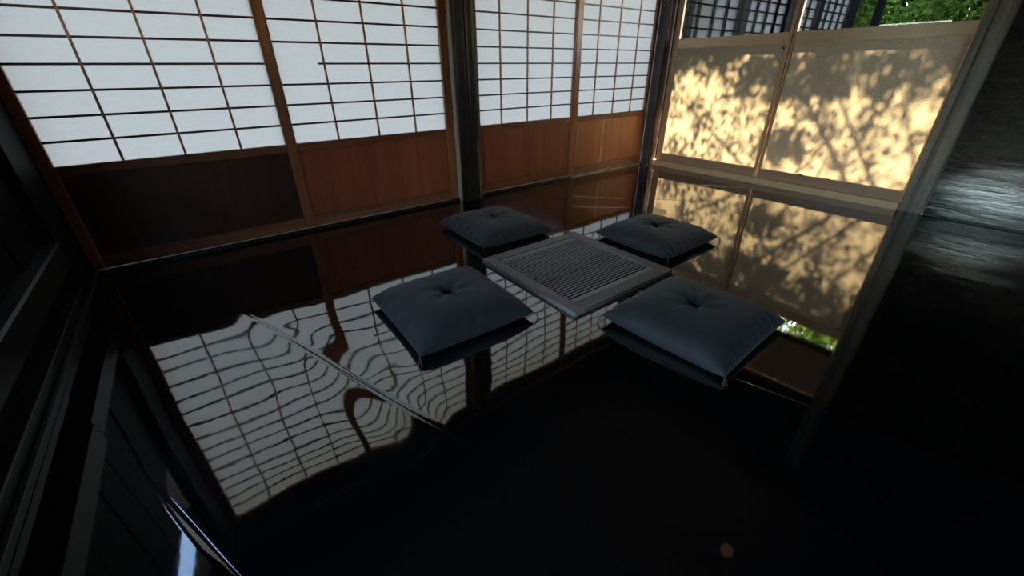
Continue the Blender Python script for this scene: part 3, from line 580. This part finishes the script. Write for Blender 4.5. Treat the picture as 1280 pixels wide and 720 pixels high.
# covering over the far side of the paper doors
ee = empty('back_eave'); tag(ee, 'eave above the back of the paper doors', 'eave')
box('eave_board', -5.0, .1, .12, 1.1, 2.62, 2.68, M_CEIL, ee)

def leaves(name, mat, centres, n, size, parent, rnd, pts=None):
    vs, fs = [], []
    for q_ in range(n if pts is None else len(pts)):
        c, r = (pts[q_], .03) if pts is not None else centres[rnd.randrange(len(centres))]
        while True:
            p = Vector((rnd.uniform(-1, 1), rnd.uniform(-1, 1), rnd.uniform(-1, 1)))
            if p.length < 1: break
        p = Vector(c) + p * r
        a = Vector((rnd.gauss(0, 1), rnd.gauss(0, 1), rnd.gauss(0, 1))).normalized(); b = a.orthogonal().normalized()
        b = (Matrix.Rotation(rnd.uniform(0, 6.28), 3, a) @ b); c2 = a.cross(b)
        s = size * rnd.uniform(.7, 1.3); k = len(vs)
        vs += [p - b * s, p + c2 * s * .42 + a * s * .12, p + b * s, p - c2 * s * .42 + a * s * .12]; fs += [(k, k + 1, k + 2), (k, k + 2, k + 3)]
    o = obj(name, mesh(name, vs, fs), mat, parent); o['kind'] = 'stuff'; return o
def tree(loc, h, centres, n, size, mat, label, seed, branch=(), pts=None):
    rnd = random.Random(seed); r = empty('garden_tree', loc); tag(r, label, 'tree')
    tube('trunk', [(0, 0, 0), (.08, .05, h * .35), (-.05, .1, h * .7), (.03, 0, h)], [.16, .12, .09, .04], M_BARK, r, 8)
    for c, rad in branch:
        tube('branch', [(0, .05, h * .5), Vector(c) * .5 + Vector((0, 0, h * .3)), Vector(c)], [.03, .02, .008], M_BARK, r, 5)
    leaves('foliage', mat, centres, n, size, r, rnd, pts); return r
# crown between the sun and the frosted panes: its shade makes the dapple

from mathutils import noise as _nz
_r = random.Random(11); pts = []
while len(pts) < 17000:
    y = _r.uniform(-2.9, .4); z = _r.uniform(-.3, 1.7); xx = _r.uniform(3.0, 4.4)
    dens = .34 + 1.5 / (1 + math.exp(-(z - .78 + .10 * math.sin(3 * y)) / .07)) + 2.4 * math.exp(-((y + 1.42) / .17)**2 - ((z - .33) / .17)**2)
    v = Vector((y * 4.2 + 7, z * 4.2 + 3, xx * .8)); f = _nz.fractal(v, 1.0, 2.0, 3) + .5 * _nz.noise(v * 3.1)
    dens *= max(0., .75 + 2.6 * f)
    if _r.random() * 3.0 > dens: continue
    pts.append(Vector((0, y, z)) + (-sd) * (xx / -sd.x) - Vector((3.9, -3.4, -.5)))
tree((3.9, -3.4, -.5), 4.3, None, 0, .034, M_LEAF, 'leafy garden tree whose crown shades the frosted panes', 21, [(pts[k], 0) for k in (3, 50, 400, 900, 1500, 2100)], pts)
L5 = ['sunlit green tree seen through the clear pane beside the grey post', 'dark green tree in the middle of the garden view', 'sunlit green tree in the garden view right of the wing', 'tall green tree behind the others, far in the garden', 'sunlit green tree hidden behind the grey post']
for i, (x, y) in enumerate(((9.4, -1.0), (12.6, .6), (10.4, 3.1), (15.2, 3.2), (12.6, -4.3))):
    _r = random.Random(40 + i); cc = [((_r.uniform(-.5, .5), _r.uniform(-1.4, 1.4), _r.uniform(.2, 7.2)), _r.uniform(.35, .6)) for _ in range(170)]
    tree((x, y, -.5), 6.5, cc, 34000, .085, M_LEAF if i % 2 == 0 else M_LEAFD, L5[i], 60 + i)


# a faint warm ceiling lamp, noticed only as a smudge of glow in the floor
la = empty('ceiling_lamp', (-1.60, -2.52, 2.70)); tag(la, 'small dim warm ceiling lamp mirrored as a smudge in the dark floor', 'lamp')
tube('lamp_cord', [(0, 0, .30), (0, 0, .06)], .004, M_METAL, la)
bm = bmesh.new(); bmesh.ops.create_uvsphere(bm, u_segments=16, v_segments=10, radius=.05); me = bpy.data.meshes.new('bulb'); bm.to_mesh(me); bm.free()
for p in me.polygons: p.use_smooth = True
obj('bulb', me, M_GLOW, la)
